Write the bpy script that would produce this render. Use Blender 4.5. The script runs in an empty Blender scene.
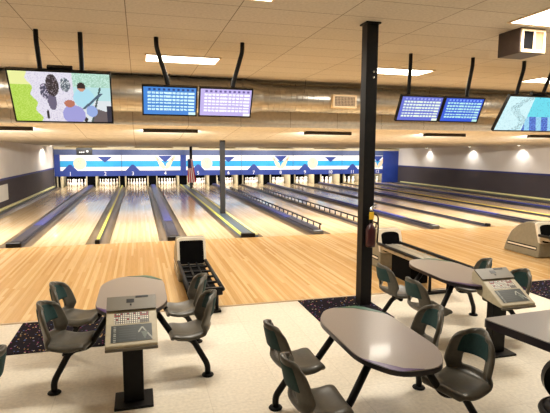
import bpy, bmesh, math, random
from mathutils import Vector, Matrix
random.seed(7)
PI = math.pi
SC = bpy.context.scene
COL = SC.collection

# ------------------------------------------------------------------ colour / materials
def lin(r, g, b):
    f = lambda c: (c/255/12.92) if c/255 <= .04045 else ((c/255+.055)/1.055)**2.4
    return (f(r), f(g), f(b), 1)

def new_mat(name, col=(200, 200, 200), rough=.5, metal=0., spec=.5, coat=0.):
    m = bpy.data.materials.new(name); m.use_nodes = True
    b = m.node_tree.nodes['Principled BSDF']
    b.inputs['Base Color'].default_value = lin(*col)
    b.inputs['Roughness'].default_value = rough
    b.inputs['Metallic'].default_value = metal
    b.inputs['Specular IOR Level'].default_value = spec
    b.inputs['Coat Weight'].default_value = coat
    b.inputs['Coat Roughness'].default_value = .06
    return m

def noisy(name, col, col2, scale=(8, 8, 8), rough=.5, lo=.35, hi=.65, detail=3, metal=0., coat=0., bump=0., spec=.5):
    m = new_mat(name, col, rough, metal, spec, coat)
    nt = m.node_tree; N = nt.nodes; L = nt.links; b = N['Principled BSDF']
    tc = N.new('ShaderNodeTexCoord'); mp = N.new('ShaderNodeMapping'); mp.inputs['Scale'].default_value = scale
    no = N.new('ShaderNodeTexNoise'); no.inputs['Scale'].default_value = 1; no.inputs['Detail'].default_value = detail
    rp = N.new('ShaderNodeValToRGB')
    rp.color_ramp.elements[0].position = lo; rp.color_ramp.elements[0].color = lin(*col)
    rp.color_ramp.elements[1].position = hi; rp.color_ramp.elements[1].color = lin(*col2)
    L.new(tc.outputs['Object'], mp.inputs[0]); L.new(mp.outputs[0], no.inputs['Vector'])
    L.new(no.outputs[0], rp.inputs[0]); L.new(rp.outputs[0], b.inputs['Base Color'])
    if bump:
        bp = N.new('ShaderNodeBump'); bp.inputs['Strength'].default_value = bump; bp.inputs['Distance'].default_value = .01
        L.new(no.outputs[0], bp.inputs['Height']); L.new(bp.outputs[0], b.inputs['Normal'])
    return m

def emit_mat(name, col, s):
    m = bpy.data.materials.new(name); m.use_nodes = True
    nt = m.node_tree; nt.nodes.clear()
    e = nt.nodes.new('ShaderNodeEmission'); o = nt.nodes.new('ShaderNodeOutputMaterial')
    e.inputs[0].default_value = lin(*col); e.inputs[1].default_value = s
    nt.links.new(e.outputs[0], o.inputs[0]); return m

def attr_mat(name, emission=0., rough=.4):
    m = new_mat(name, (0, 0, 0), rough)
    nt = m.node_tree; b = nt.nodes['Principled BSDF']
    a = nt.nodes.new('ShaderNodeAttribute'); a.attribute_name = 'Col'
    if emission:
        nt.links.new(a.outputs[0], b.inputs['Emission Color']); b.inputs['Emission Strength'].default_value = emission
        b.inputs['Roughness'].default_value = .25
    else:
        nt.links.new(a.outputs[0], b.inputs['Base Color'])
    return m

def wood(name, cols, bx, by, rough, coat):
    """strips of boards running along Y; every board has its own tone"""
    m = new_mat(name, cols[0], rough, 0, .5, coat)
    nt = m.node_tree; N = nt.nodes; L = nt.links; b = N['Principled BSDF']
    tc = N.new('ShaderNodeTexCoord'); sp = N.new('ShaderNodeSeparateXYZ'); L.new(tc.outputs['Object'], sp.inputs[0])
    def math_(op, a, v=None):
        n = N.new('ShaderNodeMath'); n.operation = op
        if hasattr(a, 'is_linked'): L.new(a, n.inputs[0])
        else: n.inputs[0].default_value = a
        if v is not None:
            if hasattr(v, 'is_linked'): L.new(v, n.inputs[1])
            else: n.inputs[1].default_value = v
        return n.outputs[0]
    fx = math_('FLOOR', math_('DIVIDE', sp.outputs[0], bx))
    w1 = N.new('ShaderNodeTexWhiteNoise'); w1.noise_dimensions = '1D'; L.new(fx, w1.inputs['W'])
    yy = math_('FLOOR', math_('ADD', math_('DIVIDE', sp.outputs[1], by), math_('MULTIPLY', w1.outputs[0], 7.3)))
    cb = N.new('ShaderNodeCombineXYZ'); L.new(fx, cb.inputs[0]); L.new(yy, cb.inputs[1])
    w2 = N.new('ShaderNodeTexWhiteNoise'); w2.noise_dimensions = '2D'; L.new(cb.outputs[0], w2.inputs['Vector'])
    rp = N.new('ShaderNodeValToRGB')
    rp.color_ramp.elements[0].color = lin(*cols[0]); rp.color_ramp.elements[1].color = lin(*cols[2])
    e = rp.color_ramp.elements.new(.5); e.color = lin(*cols[1])
    L.new(w2.outputs[0], rp.inputs[0])
    mp = N.new('ShaderNodeMapping'); mp.inputs['Scale'].default_value = (90, 2.5, 1)
    no = N.new('ShaderNodeTexNoise'); no.inputs['Scale'].default_value = 1; no.inputs['Detail'].default_value = 3
    L.new(tc.outputs['Object'], mp.inputs[0]); L.new(mp.outputs[0], no.inputs['Vector'])
    mx = N.new('ShaderNodeMix'); mx.data_type = 'RGBA'; mx.blend_type = 'MULTIPLY'; mx.inputs[0].default_value = .35
    L.new(rp.outputs[0], mx.inputs[6]); L.new(no.outputs[0], mx.inputs[7]); L.new(mx.outputs[2], b.inputs['Base Color'])
    return m

def tile_mat(name, c1, c2, mortar, w, h, msize, rough, nscale=4., bump=.2, axis='XY', offset=0.):
    m = new_mat(name, c1, rough)
    nt = m.node_tree; N = nt.nodes; L = nt.links; b = N['Principled BSDF']
    tc = N.new('ShaderNodeTexCoord'); mp = N.new('ShaderNodeMapping')
    br = N.new('ShaderNodeTexBrick'); br.offset = offset; br.squash = 1
    br.inputs['Scale'].default_value = 1; br.inputs['Brick Width'].default_value = w; br.inputs['Row Height'].default_value = h
    br.inputs['Mortar Size'].default_value = msize; br.inputs['Mortar Smooth'].default_value = .1
    br.inputs['Color1'].default_value = lin(*c1); br.inputs['Color2'].default_value = lin(*c2); br.inputs['Mortar'].default_value = lin(*mortar)
    L.new(tc.outputs['Object'], mp.inputs[0]); L.new(mp.outputs[0], br.inputs['Vector'])
    no = N.new('ShaderNodeTexNoise'); no.inputs['Scale'].default_value = nscale; no.inputs['Detail'].default_value = 6
    L.new(tc.outputs['Object'], no.inputs['Vector'])
    mr = N.new('ShaderNodeMapRange'); mr.inputs[1].default_value = .3; mr.inputs[2].default_value = .7; mr.inputs[3].default_value = .86; mr.inputs[4].default_value = 1.06
    L.new(no.outputs[0], mr.inputs[0])
    mx = N.new('ShaderNodeMix'); mx.data_type = 'RGBA'; mx.blend_type = 'MULTIPLY'; mx.inputs[0].default_value = 1
    L.new(br.outputs[0], mx.inputs[6]); L.new(mr.outputs[0], mx.inputs[7]); L.new(mx.outputs[2], b.inputs['Base Color'])
    return m

M = {}
M['tile'] = tile_mat('cream_vinyl_tile', (228, 219, 202), (223, 213, 195), (210, 200, 181), .61, .61, .003, .36, 34.)
M['approach'] = wood('approach_maple', [(210, 163, 100), (224, 179, 118), (239, 203, 147)], .042, 3.2, .24, .25)
M['lane'] = wood('lane_maple', [(228, 194, 144), (236, 206, 160), (242, 218, 178)], .04, 3.2, .19, .35)
M['ceil'] = tile_mat('ceiling_tile', (200, 195, 185), (194, 189, 178), (122, 115, 103), 1.22, .61, .006, .9, 30.)
M['soffit'] = tile_mat('soffit_panel', (188, 180, 165), (182, 174, 159), (132, 123, 108), 1.22, 2.0, .006, .85, 12.)
M['laneceil'] = tile_mat('lane_ceiling_panel', (218, 211, 197), (213, 205, 191), (168, 156, 136), 1.22, 2.44, .008, .8, 8.)
M['white_wall'] = noisy('white_wall_paint', (232, 227, 221), (226, 220, 214), (1, 1, 1), .7)
M['dark_wall'] = noisy('charcoal_carpet_wall', (66, 60, 66), (80, 72, 76), (20, 20, 20), .9)
M['wall_stripe'] = new_mat('blue_wall_stripe', (40, 44, 118), .6)
M['poster'] = new_mat('white_board', (235, 232, 222), .5)
M['black'] = noisy('black_painted_steel', (12, 12, 13), (18, 17, 18), (30, 30, 30), .5, spec=.22)
M['blackgloss'] = new_mat('black_gloss_plastic', (12, 12, 14), .3, 0, .25)
M['blackmatte'] = new_mat('black_matte', (6, 6, 7), .9, 0, .1)
M['greymetal'] = new_mat('grey_metal', (96, 98, 100), .4, .6)
M['pole_grey'] = noisy('dark_grey_pole_paint', (18, 18, 20), (25, 25, 27), (10, 10, 10), .5)
M['duct'] = noisy('galvanised_duct', (196, 194, 188), (150, 148, 142), (1.6, 14, 14), .3, metal=.9, lo=.3, hi=.75)
M['shell'] = noisy('grey_moulded_plastic', (76, 73, 65), (84, 80, 71), (40, 40, 40), .36)
M['teal'] = noisy('teal_pad', (3, 46, 47), (6, 54, 54), (60, 60, 60), .7)
M['ttop'] = noisy('greige_laminate', (152, 142, 134), (142, 132, 125), (120, 120, 120), .32, coat=.08)
M['tedge'] = new_mat('dark_plum_edge', (24, 13, 26), .3)
M['purple'] = new_mat('purple_inlay', (74, 46, 104), .3)
M['green'] = new_mat('green_inlay', (36, 92, 74), .3)
M['console'] = noisy('console_beige', (196, 186, 160), (186, 176, 150), (30, 30, 30), .45)
M['console_d'] = new_mat('console_grey', (108, 101, 86), .45)
M['pad'] = attr_mat('console_print')
M['hood'] = noisy('ball_return_putty', (190, 180, 150), (180, 170, 140), (18, 18, 18), .4)
M['hoodside'] = noisy('ball_return_side', (140, 134, 116), (132, 126, 108), (18, 18, 18), .4)
M['hoodwhite'] = new_mat('white_rim', (232, 224, 206), .35)
M['tray'] = new_mat('tray_metal', (176, 170, 156), .3, .5)
M['gutter'] = noisy('gutter_grey', (104, 91, 73), (132, 115, 92), (6, .8, 6), .32)
M['cap_blue'] = noisy('blue_division_cap', (64, 69, 132), (74, 79, 144), (10, 1, 10), .3)
M['cap_navy'] = noisy('navy_division_cap', (50, 57, 122), (60, 67, 136), (10, 1, 10), .32)
M['gold'] = new_mat('golden_stripe', (216, 190, 84), .4)
M['cap_dark'] = noisy('dark_division_cap', (46, 46, 56), (58, 58, 70), (10, 1, 10), .3)
M['cap_grey'] = noisy('slate_division_cap', (78, 92, 108), (92, 106, 120), (10, 1, 10), .3)
M['yellow'] = new_mat('yellow_stripe', (226, 224, 104), .4)
M['paleyellow'] = new_mat('pale_yellow_stripe', (232, 228, 164), .4)
M['rail'] = new_mat('bumper_rail_pale', (150, 152, 166), .35)
M['brown_base'] = new_mat('lane_base', (60, 50, 40), .8)
M['mblue'] = noisy('masking_blue', (36, 62, 146), (30, 54, 134), (2, 2, 2), .45)
M['mslate'] = noisy('masking_slate', (66, 80, 124), (74, 88, 132), (2, 2, 2), .5)
M['mwhite'] = new_mat('masking_white', (240, 242, 246), .45)
M['mcyan'] = noisy('masking_cyan', (24, 148, 212), (34, 160, 220), (2, 2, 2), .45)
M['mcream'] = new_mat('masking_cream', (230, 208, 178), .45)
M['mred'] = new_mat('masking_red', (206, 70, 66), .45)
M['mtan'] = new_mat('masking_tan_line', (206, 176, 140), .45)
M['pin'] = new_mat('pin_white', (244, 240, 232), .25)
M['pinred'] = new_mat('pin_red', (190, 30, 32), .3)
M['kick'] = noisy('kickback_cream', (206, 194, 160), (190, 178, 146), (5, 5, 5), .5)
M['flag'] = attr_mat('flag_cloth', 0, .8)
M['fixture'] = new_mat('fixture_dark', (40, 32, 26), .6)
M['diff'] = emit_mat('light_diffuser', (255, 246, 226), 9)
M['bulb'] = emit_mat('lane_lamp', (255, 244, 224), 10)
M['screen'] = attr_mat('lit_screen', 1.0)
M['red'] = new_mat('extinguisher_red', (52, 5, 10), .35)
M['yellowtag'] = new_mat('yellow_tag', (236, 190, 40), .6)
M['chrome'] = new_mat('chrome', (210, 210, 205), .2, 1)
M['brownbox'] = noisy('brown_unit', (54, 38, 29), (46, 32, 24), (20, 20, 20), .5)
M['cream_trim'] = new_mat('cream_grille_frame', (214, 192, 156), .5)
M['tangrille'] = new_mat('tan_grille', (140, 98, 58), .6)
M['trim'] = new_mat('pale_edge_trim', (176, 150, 116), .4)
M['rubber'] = new_mat('black_rubber', (14, 13, 13), .7, 0, .2)

def carpet():
    m = new_mat('speckled_black_carpet', (18, 14, 22), .95, 0, .1)
    nt = m.node_tree; N = nt.nodes; L = nt.links; b = N['Principled BSDF']
    tc = N.new('ShaderNodeTexCoord')
    vo = N.new('ShaderNodeTexVoronoi'); vo.inputs['Scale'].default_value = 26
    L.new(tc.outputs['Object'], vo.inputs['Vector'])
    rp = N.new('ShaderNodeValToRGB'); rp.color_ramp.interpolation = 'CONSTANT'
    rp.color_ramp.elements[0].position = 0; rp.color_ramp.elements[0].color = (1, 1, 1, 1)
    rp.color_ramp.elements[1].position = .25; rp.color_ramp.elements[1].color = (0, 0, 0, 1)
    L.new(vo.outputs['Distance'], rp.inputs[0])
    hs = N.new('ShaderNodeValToRGB'); hs.color_ramp.interpolation = 'CONSTANT'
    cs = [(20, 16, 24), (150, 60, 110), (190, 180, 150), (70, 90, 140), (200, 150, 90), (24, 18, 28), (120, 110, 150)]
    hs.color_ramp.elements[0].color = lin(*cs[0]); hs.color_ramp.elements[1].position = 1/7; hs.color_ramp.elements[1].color = lin(*cs[1])
    for i in range(2, 7): hs.color_ramp.elements.new(i/7).color = lin(*cs[i])
    sx = N.new('ShaderNodeSeparateColor'); L.new(vo.outputs['Color'], sx.inputs[0]); L.new(sx.outputs[0], hs.inputs[0])
    mx = N.new('ShaderNodeMix'); mx.data_type = 'RGBA'; mx.inputs[6].default_value = lin(20, 15, 24)
    L.new(rp.outputs[0], mx.inputs[0]); L.new(hs.outputs[0], mx.inputs[7]); L.new(mx.outputs[2], b.inputs['Base Color'])
    return m
M['carpet'] = carpet()

# ------------------------------------------------------------------ mesh helpers
def link(name, me, mat, parent=None, smooth=False):
    o = bpy.data.objects.new(name, me); COL.objects.link(o)
    if mat is not None:
        for mm in (mat if isinstance(mat, (list, tuple)) else [mat]): me.materials.append(mm)
    if parent: o.parent = parent
    if smooth:
        for p in me.polygons: p.use_smooth = True
    return o

def obj(name, bm, mat, parent=None, smooth=False, sharp=None):
    bmesh.ops.recalc_face_normals(bm, faces=bm.faces[:])
    me = bpy.data.meshes.new(name); bm.to_mesh(me); bm.free()
    o = link(name, me, mat, parent, smooth or sharp is not None)
    if sharp is not None: me.set_sharp_from_angle(angle=math.radians(sharp))
    return o

def thing(name, label, cat, loc=(0, 0, 0), rz=0, group=None):
    o = bpy.data.objects.new(name, None); COL.objects.link(o)
    o.location = loc; o.rotation_euler = (0, 0, rz); o.empty_display_size = .1
    return tag(o, label, cat, group)

def tag(o, label, cat, group=None):
    o['label'] = label; o['category'] = cat
    if group: o['group'] = group
    return o

def struct(o, label=None):
    o['kind'] = 'structure'
    if label: o['label'] = label
    return o

def box(bm, x0, x1, y0, y1, z0, z1, bev=0.):
    r = bmesh.ops.create_cube(bm, size=1)
    vs = r['verts']
    for v in vs:
        v.co = Vector((x0 if v.co.x < 0 else x1, y0 if v.co.y < 0 else y1, z0 if v.co.z < 0 else z1))
    if bev:
        es = list({e for v in vs for e in v.link_edges})
        bmesh.ops.bevel(bm, geom=es, offset=bev, segments=2, affect='EDGES', profile=.5)
    return bm

def B(x0, x1, y0, y1, z0, z1, bev=0.):
    return box(bmesh.new(), x0, x1, y0, y1, z0, z1, bev)

def lathe(bm, prof, n=24, axis='Z', c=(0, 0, 0)):
    """prof: list of (r, h)"""
    rings = []
    for r, h in prof:
        ring = []
        for i in range(n):
            a = 2*PI*i/n
            p = (r*math.cos(a), r*math.sin(a), h) if axis == 'Z' else ((h, r*math.cos(a), r*math.sin(a)) if axis == 'X' else (r*math.cos(a), h, r*math.sin(a)))
            ring.append(bm.verts.new(Vector(p)+Vector(c)))
        rings.append(ring)
    for a, b in zip(rings, rings[1:]):
        for i in range(n): bm.faces.new((a[i], a[(i+1) % n], b[(i+1) % n], b[i]))
    bm.faces.new(rings[0][::-1]); bm.faces.new(rings[-1])
    return bm

def fillet(pts, r=.05, k=5):
    pts = [Vector(p) for p in pts]; out = [pts[0]]
    for i in range(1, len(pts)-1):
        a, b, c = pts[i-1], pts[i], pts[i+1]
        d1 = (a-b); d2 = (c-b); rr = min(r, d1.length*.45, d2.length*.45)
        p1 = b+d1.normalized()*rr; p2 = b+d2.normalized()*rr
        for j in range(k+1):
            t = j/k; out.append((1-t)**2*p1+2*t*(1-t)*b+t*t*p2)
    out.append(pts[-1]); return out

def tube(bm, pts, r, n=12, bend=.05, flat=1.):
    pts = fillet(pts, bend) if len(pts) > 2 else [Vector(p) for p in pts]
    rings = []; up = Vector((0, 0, 1)); prev = None
    for i, p in enumerate(pts):
        t = (pts[min(i+1, len(pts)-1)]-pts[max(i-1, 0)]).normalized()
        if prev is None:
            s = t.cross(up if abs(t.z) < .9 else Vector((0, 1, 0))).normalized()
        else:
            s = (prev-t*prev.dot(t)).normalized()
        prev = s; u = s.cross(t)
        rings.append([bm.verts.new(p+r*(math.cos(2*PI*k/n)*s+flat*math.sin(2*PI*k/n)*u)) for k in range(n)])
    for a, b in zip(rings, rings[1:]):
        for i in range(n): bm.faces.new((a[i], a[(i+1) % n], b[(i+1) % n], b[i]))
    bm.faces.new(rings[0][::-1]); bm.faces.new(rings[-1])
    return bm

def round_poly(pts, r, k=6):
    out = []; n = len(pts)
    for i in range(n):
        a, b, c = Vector(pts[i-1]), Vector(pts[i]), Vector(pts[(i+1) % n])
        d1 = (a-b); d2 = (c-b); rr = min(r, d1.length*.48, d2.length*.48)
        p1 = b+d1.normalized()*rr; p2 = b+d2.normalized()*rr
        for j in range(k+1):
            t = j/k; out.append((1-t)**2*p1+2*t*(1-t)*b+t*t*p2)
    return out

def prism(bm, pts, lo, hi, plane='XY'):
    def P(p, h):
        return (p[0], p[1], h) if plane == 'XY' else ((p[0], h, p[1]) if plane == 'XZ' else (h, p[0], p[1]))
    a = [bm.verts.new(P(p, lo)) for p in pts]; b = [bm.verts.new(P(p, hi)) for p in pts]
    n = len(pts)
    for i in range(n): bm.faces.new((a[i], a[(i+1) % n], b[(i+1) % n], b[i]))
    bm.faces.new(a[::-1]); bm.faces.new(b)
    return bm

def quad(bm, a, b, c, d):
    bm.faces.new([bm.verts.new(p) for p in (a, b, c, d)]); return bm

def painted(name, o0, ux, uy, nx, ny, fn, mat, parent=None):
    """a flat printed / lit face: grid of cells coloured by fn(u, v), v up"""
    o0 = Vector(o0); ux = Vector(ux); uy = Vector(uy)
    vs = [o0+ux*(i/nx)+uy*(j/ny) for j in range(ny+1) for i in range(nx+1)]
    fs = [(j*(nx+1)+i, j*(nx+1)+i+1, (j+1)*(nx+1)+i+1, (j+1)*(nx+1)+i) for j in range(ny) for i in range(nx)]
    me = bpy.data.meshes.new(name); me.from_pydata(vs, [], fs)
    ca = me.color_attributes.new('Col', 'FLOAT_COLOR', 'CORNER')
    buf = []
    for j in range(ny):
        for i in range(nx):
            c = lin(*fn((i+.5)/nx, (j+.5)/ny)); buf += list(c)*4
    ca.data.foreach_set('color', buf)
    return link(name, me, mat, parent)

def kids(o): return [c for c in COL.objects if c.parent == o]
def dup(root, loc, rz, label, group=None, cat=None):
    r = root.copy(); COL.objects.link(r); r.location = loc; r.rotation_euler = (0, 0, rz); r['label'] = label
    if group: r['group'] = group
    for ch in list(root.children):
        c = ch.copy(); COL.objects.link(c); c.parent = r
        for g in list(ch.children):
            d = g.copy(); COL.objects.link(d); d.parent = c
    return r

# ------------------------------------------------------------------ layout numbers
LW = 1.054
DIVX = [-1.634, 0, 1.634, 3.268, 4.99, 6.716, 8.35, 9.984, 11.618, 13.252, 14.886, 16.52, 18.154]
DIVW = [.5, .66, .5, .66, .68, .66, .5, .66, .5, .66, .5, .66, .5]
XL, XR = -1.88, 18.82
YM = 17.5             # masking front
YE = 18.75            # lane end
YA = -4.86            # approach / concourse edge
HC = 3.6
def cz(y):            # lane ceiling underside
    if y < 3: return 2.57+(2.34-2.57)*(y-.42)/2.58
    return 2.34+(2.17-2.34)*(y-3)/14.5

# ------------------------------------------------------------------ setting
struct(obj('floor', B(XL-.2, XR+.2, -14, YA, -.2, 0), M['tile']))
struct(obj('floor_approach', B(XL-.2, XR+.2, YA, 0, -.2, 0), M['approach']))
struct(obj('floor_under_lanes', B(XL-.2, XR+.2, 0, 20.5, -.3, -.13), M['brown_base']))
struct(obj('trim_1', B(XL, XR, YA-.03, YA+.015, 0, .006), M['trim']))
struct(obj('ceiling', B(XL-.2, XR+.2, -14, .6, HC, HC+.1), M['ceil']))
bm = bmesh.new()
prism(bm, [(.42, 2.57), (.42, HC), (.56, HC), (.56, 2.7), (3, 2.5), (19.6, 2.35), (19.6, cz(19.6)), (YM, cz(YM)), (3, 2.34)], XL-.2, XR+.2, 'YZ')
o = obj('ceiling_lanes', bm, [M['laneceil'], M['soffit']]); struct(o)
for p in o.data.polygons:
    if p.normal.y < -.9: p.material_index = 1
struct(obj('trim_2', B(XL, XR, .39, .42, 2.655, 2.685), M['soffit']))
struct(obj('trim_3', B(XL, XR, .395, .42, 2.57, 2.59), M['soffit']))

def side_wall(name, x0, x1, xi, sgn):
    w = struct(obj(name, B(x0, x1, -14, 19.8, -.2, HC+.1), M['white_wall']))
    return w
side_wall('wall_left', XL-.2, XL, XL, 1)
side_wall('wall_right', XR, XR+.2, XR, -1)
struct(obj('wall_near', B(XL-.2, XR+.2, -14.2, -14, -.2, HC+.1), M['white_wall']))
struct(obj('wall_far', B(XL-.2, XR+.2, 19.6, 19.8, -.3, HC), M['blackmatte']))
struct(obj('trim_4', B(XL, XL+.02, .4, YM, -.1, .98), M['dark_wall']), 'charcoal lower covering of the wall beside lane 1')
struct(obj('trim_5', B(XL, XL+.025, .4, YM, .98, 1.05), M['wall_stripe']), 'blue stripe on the wall beside lane 1')
struct(obj('trim_6', B(XR-.02, XR, .4, YM, -.1, 1.04), M['dark_wall']), 'charcoal lower covering of the wall beside lane 12')
struct(obj('trim_7', B(XR-.025, XR, .4, YM, 1.04, 1.11), M['wall_stripe']), 'blue stripe on the wall beside lane 12')
tag(obj('wall_board', B(XL+.02, XL+.05, 4.6, 7.65, .3, .84, .005), M['poster']), 'blank white board on the charcoal wall beside lane 1', 'board')

# ------------------------------------------------------------------ lanes, gutters
def gutter_bm(x0, x1, y0, y1):
    bm = bmesh.new(); n = 10; pts = []
    for i in range(n+1):
        t = i/n; pts.append((x0+(x1-x0)*t, -.008-.075*math.sin(PI*t)**.7))
    pts += [(x1, -.12), (x0, -.12)]
    return prism(bm, pts, y0, y1, 'XZ')
NW = ['zero', 'one', 'two', 'three', 'four', 'five', 'six', 'seven', 'eight', 'nine', 'ten', 'eleven', 'twelve']
CAPW = [.06, .30, .10, .30, .44, .26, .10, .22, .10, .22, .10, .22, .06]
for i in range(12):
    xa = DIVX[i]+DIVW[i]/2; xb = DIVX[i+1]-DIVW[i+1]/2
    ln = obj('bowling_lane', B(xa, xb, 0.004, YE, -.12, 0), M['lane'])
    where = ', beside the wall with the white board' if i == 0 else (', beside the long charcoal wall' if i == 11 else '')
    tag(ln, 'polished maple lane ending under number %s%s' % (NW[i+1], where), 'lane', 'bowling lanes')
    obj('gutter', gutter_bm(DIVX[i]+CAPW[i]/2, xa, .004, 17.52), M['gutter'], ln, sharp=40)
    obj('gutter', gutter_bm(xb, DIVX[i+1]-CAPW[i+1]/2, .004, 17.52), M['gutter'], ln, sharp=40)

def cap_bm(x0, x1, y0, y1, z0, z1, r=.02):
    pts = round_poly([(x0, z0), (x1, z0), (x1, z1), (x0, z1)], r, 3)
    return prism(bmesh.new(), pts, y0, y1, 'XZ')
between = lambda k: 'between lanes %s and %s' % (NW[k], NW[k+1])
for k in range(13):
    X = DIVX[k]
    if k in (0, 12):
        s = 1 if k == 0 else -1
        xw = XL+.02 if k == 0 else XR-.02
        t = thing('lane_divider', 'narrow pale yellow topped ledge running along the side wall by lane %s' % NW[1 if k == 0 else 12], 'divider', (X, 0, 0), 0, 'lane dividers')
        a, b = sorted((xw-X, s*.03))
        obj('ledge', cap_bm(a, b, .01, 17.0, -.12, .03), M['cap_dark'], t, sharp=40)
        a2, b2 = sorted((xw-X, xw-X+s*.10))
        obj('stripe', cap_bm(a2, b2, .01, 17.0, .03, .10), M['paleyellow'], t, sharp=40)
        continue
    if k == 4:
        t = thing('lane_divider', 'wide slate divider with two yellow edge stripes between lanes four and five', 'divider', (X, 0, 0), 0, 'lane dividers')
        obj('cap', cap_bm(-.22, .22, .02, 17.2, -.12, .05), M['cap_grey'], t, sharp=40)
        for s in (-1, 1):
            obj('stripe', cap_bm(s*.18-.035, s*.18+.035, .03, 17.2, .05, .085), M['yellow'] if s < 0 else M['paleyellow'], t, sharp=40)
        obj('end_block', B(-.2, .14, -.01, .14, 0, .09, .015), M['blackgloss'], t)
        continue
    wide = k % 2 == 1
    if wide:
        desc = {1: 'wide blue and charcoal bumper divider', 3: 'wide blue divider ending behind a ball return', 5: 'blue divider carrying a long pale bumper rail on posts',
                7: 'blue divider with a grey end housing', 9: 'blue divider with a dark blunt end', 11: 'last blue divider before the side wall'}[k]
        t = thing('lane_divider', desc + ' ' + between(k), 'divider', (X, 0, 0), 0, 'lane dividers')
        hw = CAPW[k]/2; cl, cr = -hw+.05, hw-.025; yn = 2.5 if k < 6 else 1.6; cm = M['cap_blue'] if k < 6 else M['cap_navy']
        obj('cap', cap_bm(-hw, hw, .02, 17.2, -.12, .06), M['cap_dark'], t, sharp=40)
        obj('cover', cap_bm(cl, cr, yn, 17.2, .06, .105), cm, t, sharp=40)
        obj('cover', cap_bm(cl, cr, .16, yn, .06, .10), M['cap_dark'], t, sharp=40)
        obj('end_block', B(-hw, hw, -.01, .16, 0, .10, .03), M['greymetal'] if k in (5, 7) else M['blackgloss'], t)
    else:
        desc = {2: 'slim divider topped with a bright yellow rail', 6: 'slim divider with a dark bumper rail on posts', 8: 'slim olive divider with a dark tapered end', 10: 'slim golden topped divider'}[k]
        t = thing('lane_divider', desc + ' ' + between(k), 'divider', (X, 0, 0), 0, 'lane dividers')
        obj('cap', cap_bm(-.05, .05, .02, 17.2, -.12, .04, .012), M['cap_dark'], t, sharp=40)
        obj('stripe', cap_bm(-.03 if k == 2 else -.02, .03 if k == 2 else .02, .12, 17.2, .04, .08 if k == 2 else .065, .012), M['yellow'] if k == 2 else M['gold'] if k == 10 else M['cap_dark'] if k == 8 else M['gutter'], t, sharp=40)
        obj('end_block', B(-.05, .05, -.01, .12, 0, .09, .02), M['blackgloss'], t)
    if k in (5, 6):
        hz = .23 if k == 5 else .2
        xo = .10 if k == 5 else 0
        bm = bmesh.new(); tube(bm, [(xo, .12, hz), (xo, 12.5, hz)], .022, 8)
        obj('bumper_rail', bm, M['blackgloss'] if k == 6 else M['pole_grey'], t, True)
        y = .2
        while y < 12.4:
            bm = bmesh.new(); tube(bm, [(xo, y, .05), (xo, y, hz)], .02, 8)
            obj('rail_post', bm, M['pole_grey'], t, True); y += .45
        if k == 5: obj('bumper_panel', B(xo-.012, xo+.012, .3, 12.4, .09, .135, .008), M['rail'], t)

# ------------------------------------------------------------------ pins, kickbacks, masking
PIN_PROF = [(.026, 0), (.029, .006), (.037, .03), (.052, .075), (.0605, .114), (.057, .15), (.045, .19), (.032, .22), (.0245, .25), (.0235, .268), (.026, .29), (.031, .32), (.0323, .345), (.029, .366), (.018, .379), (.004, .382)]
bm = bmesh.new(); lathe(bm, PIN_PROF, 14)
pin0 = obj('bowling_pin', bm, [M['pin'], M['pinred']], None, True)
for p in pin0.data.polygons:
    if .252 < p.center.z < .268: p.material_index = 1
first = True; S = .3048
for i in range(12):
    xc = (DIVX[i]+DIVW[i]/2+DIVX[i+1]-DIVW[i+1]/2)/2
    lo = 'the board wall' if i == 0 else 'lane '+NW[i]
    hi = 'the charcoal wall' if i == 11 else 'lane '+NW[i+2]
    for r in range(4):
        for c in range(r+1):
            L_ = NW[i+1]; d = lo if c < r/2 else hi
            if r == 0: w = 'white head pin at the front of the rack on lane %s' % L_
            elif r == 1: w = 'second row pin of lane %s, on the side toward %s' % (L_, d)
            elif r == 2: w = 'third row pin of lane %s, on the side toward %s' % (L_, d) if c != 1 else 'middle pin of the third row on lane %s' % L_
            else: w = 'back row pin of lane %s, %s toward %s' % (L_, 'outermost' if c in (0, 3) else 'inner one', d)
            o = pin0 if first else pin0.copy()
            if not first: COL.objects.link(o)
            first = False
            o.location = (xc+(c-r/2)*S, 17.66+r*S*.866, 0)
            tag(o, w, 'pin', 'pins racked on lane '+NW[i+1])
for k in range(13):
    X = DIVX[k]
    t = thing('kickback_partition', ('cream edged partition beside the pins of lane %s, against the side wall' % NW[1 if k == 0 else 12]) if k in (0, 12) else 'cream edged partition between the pins of lanes %s and %s' % (NW[k], NW[k+1]), 'partition', (X, 17.55, 0), 0, 'pin deck partitions')
    w = DIVW[k]/2-.06
    if k in (0, 12): w = .12
    obj('core', B(-w+.055, w-.055, .12, 1.9, -.12, .75) if w > .12 else B(-.03, .03, .12, 1.9, -.12, .75), M['blackmatte'], t)
    for s in (-1, 1):
        a, b = sorted((s*w, s*(w-.055)))
        obj('end_post', B(a, b, 0, 1.9, -.12, .62, .01), M['kick'], t)
pit = obj('pit_curtain', B(XL, XR, 19.3, 19.34, -.12, 1.0), M['blackmatte']); tag(pit, 'black curtain hanging at the back of the pin decks', 'curtain')

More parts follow.
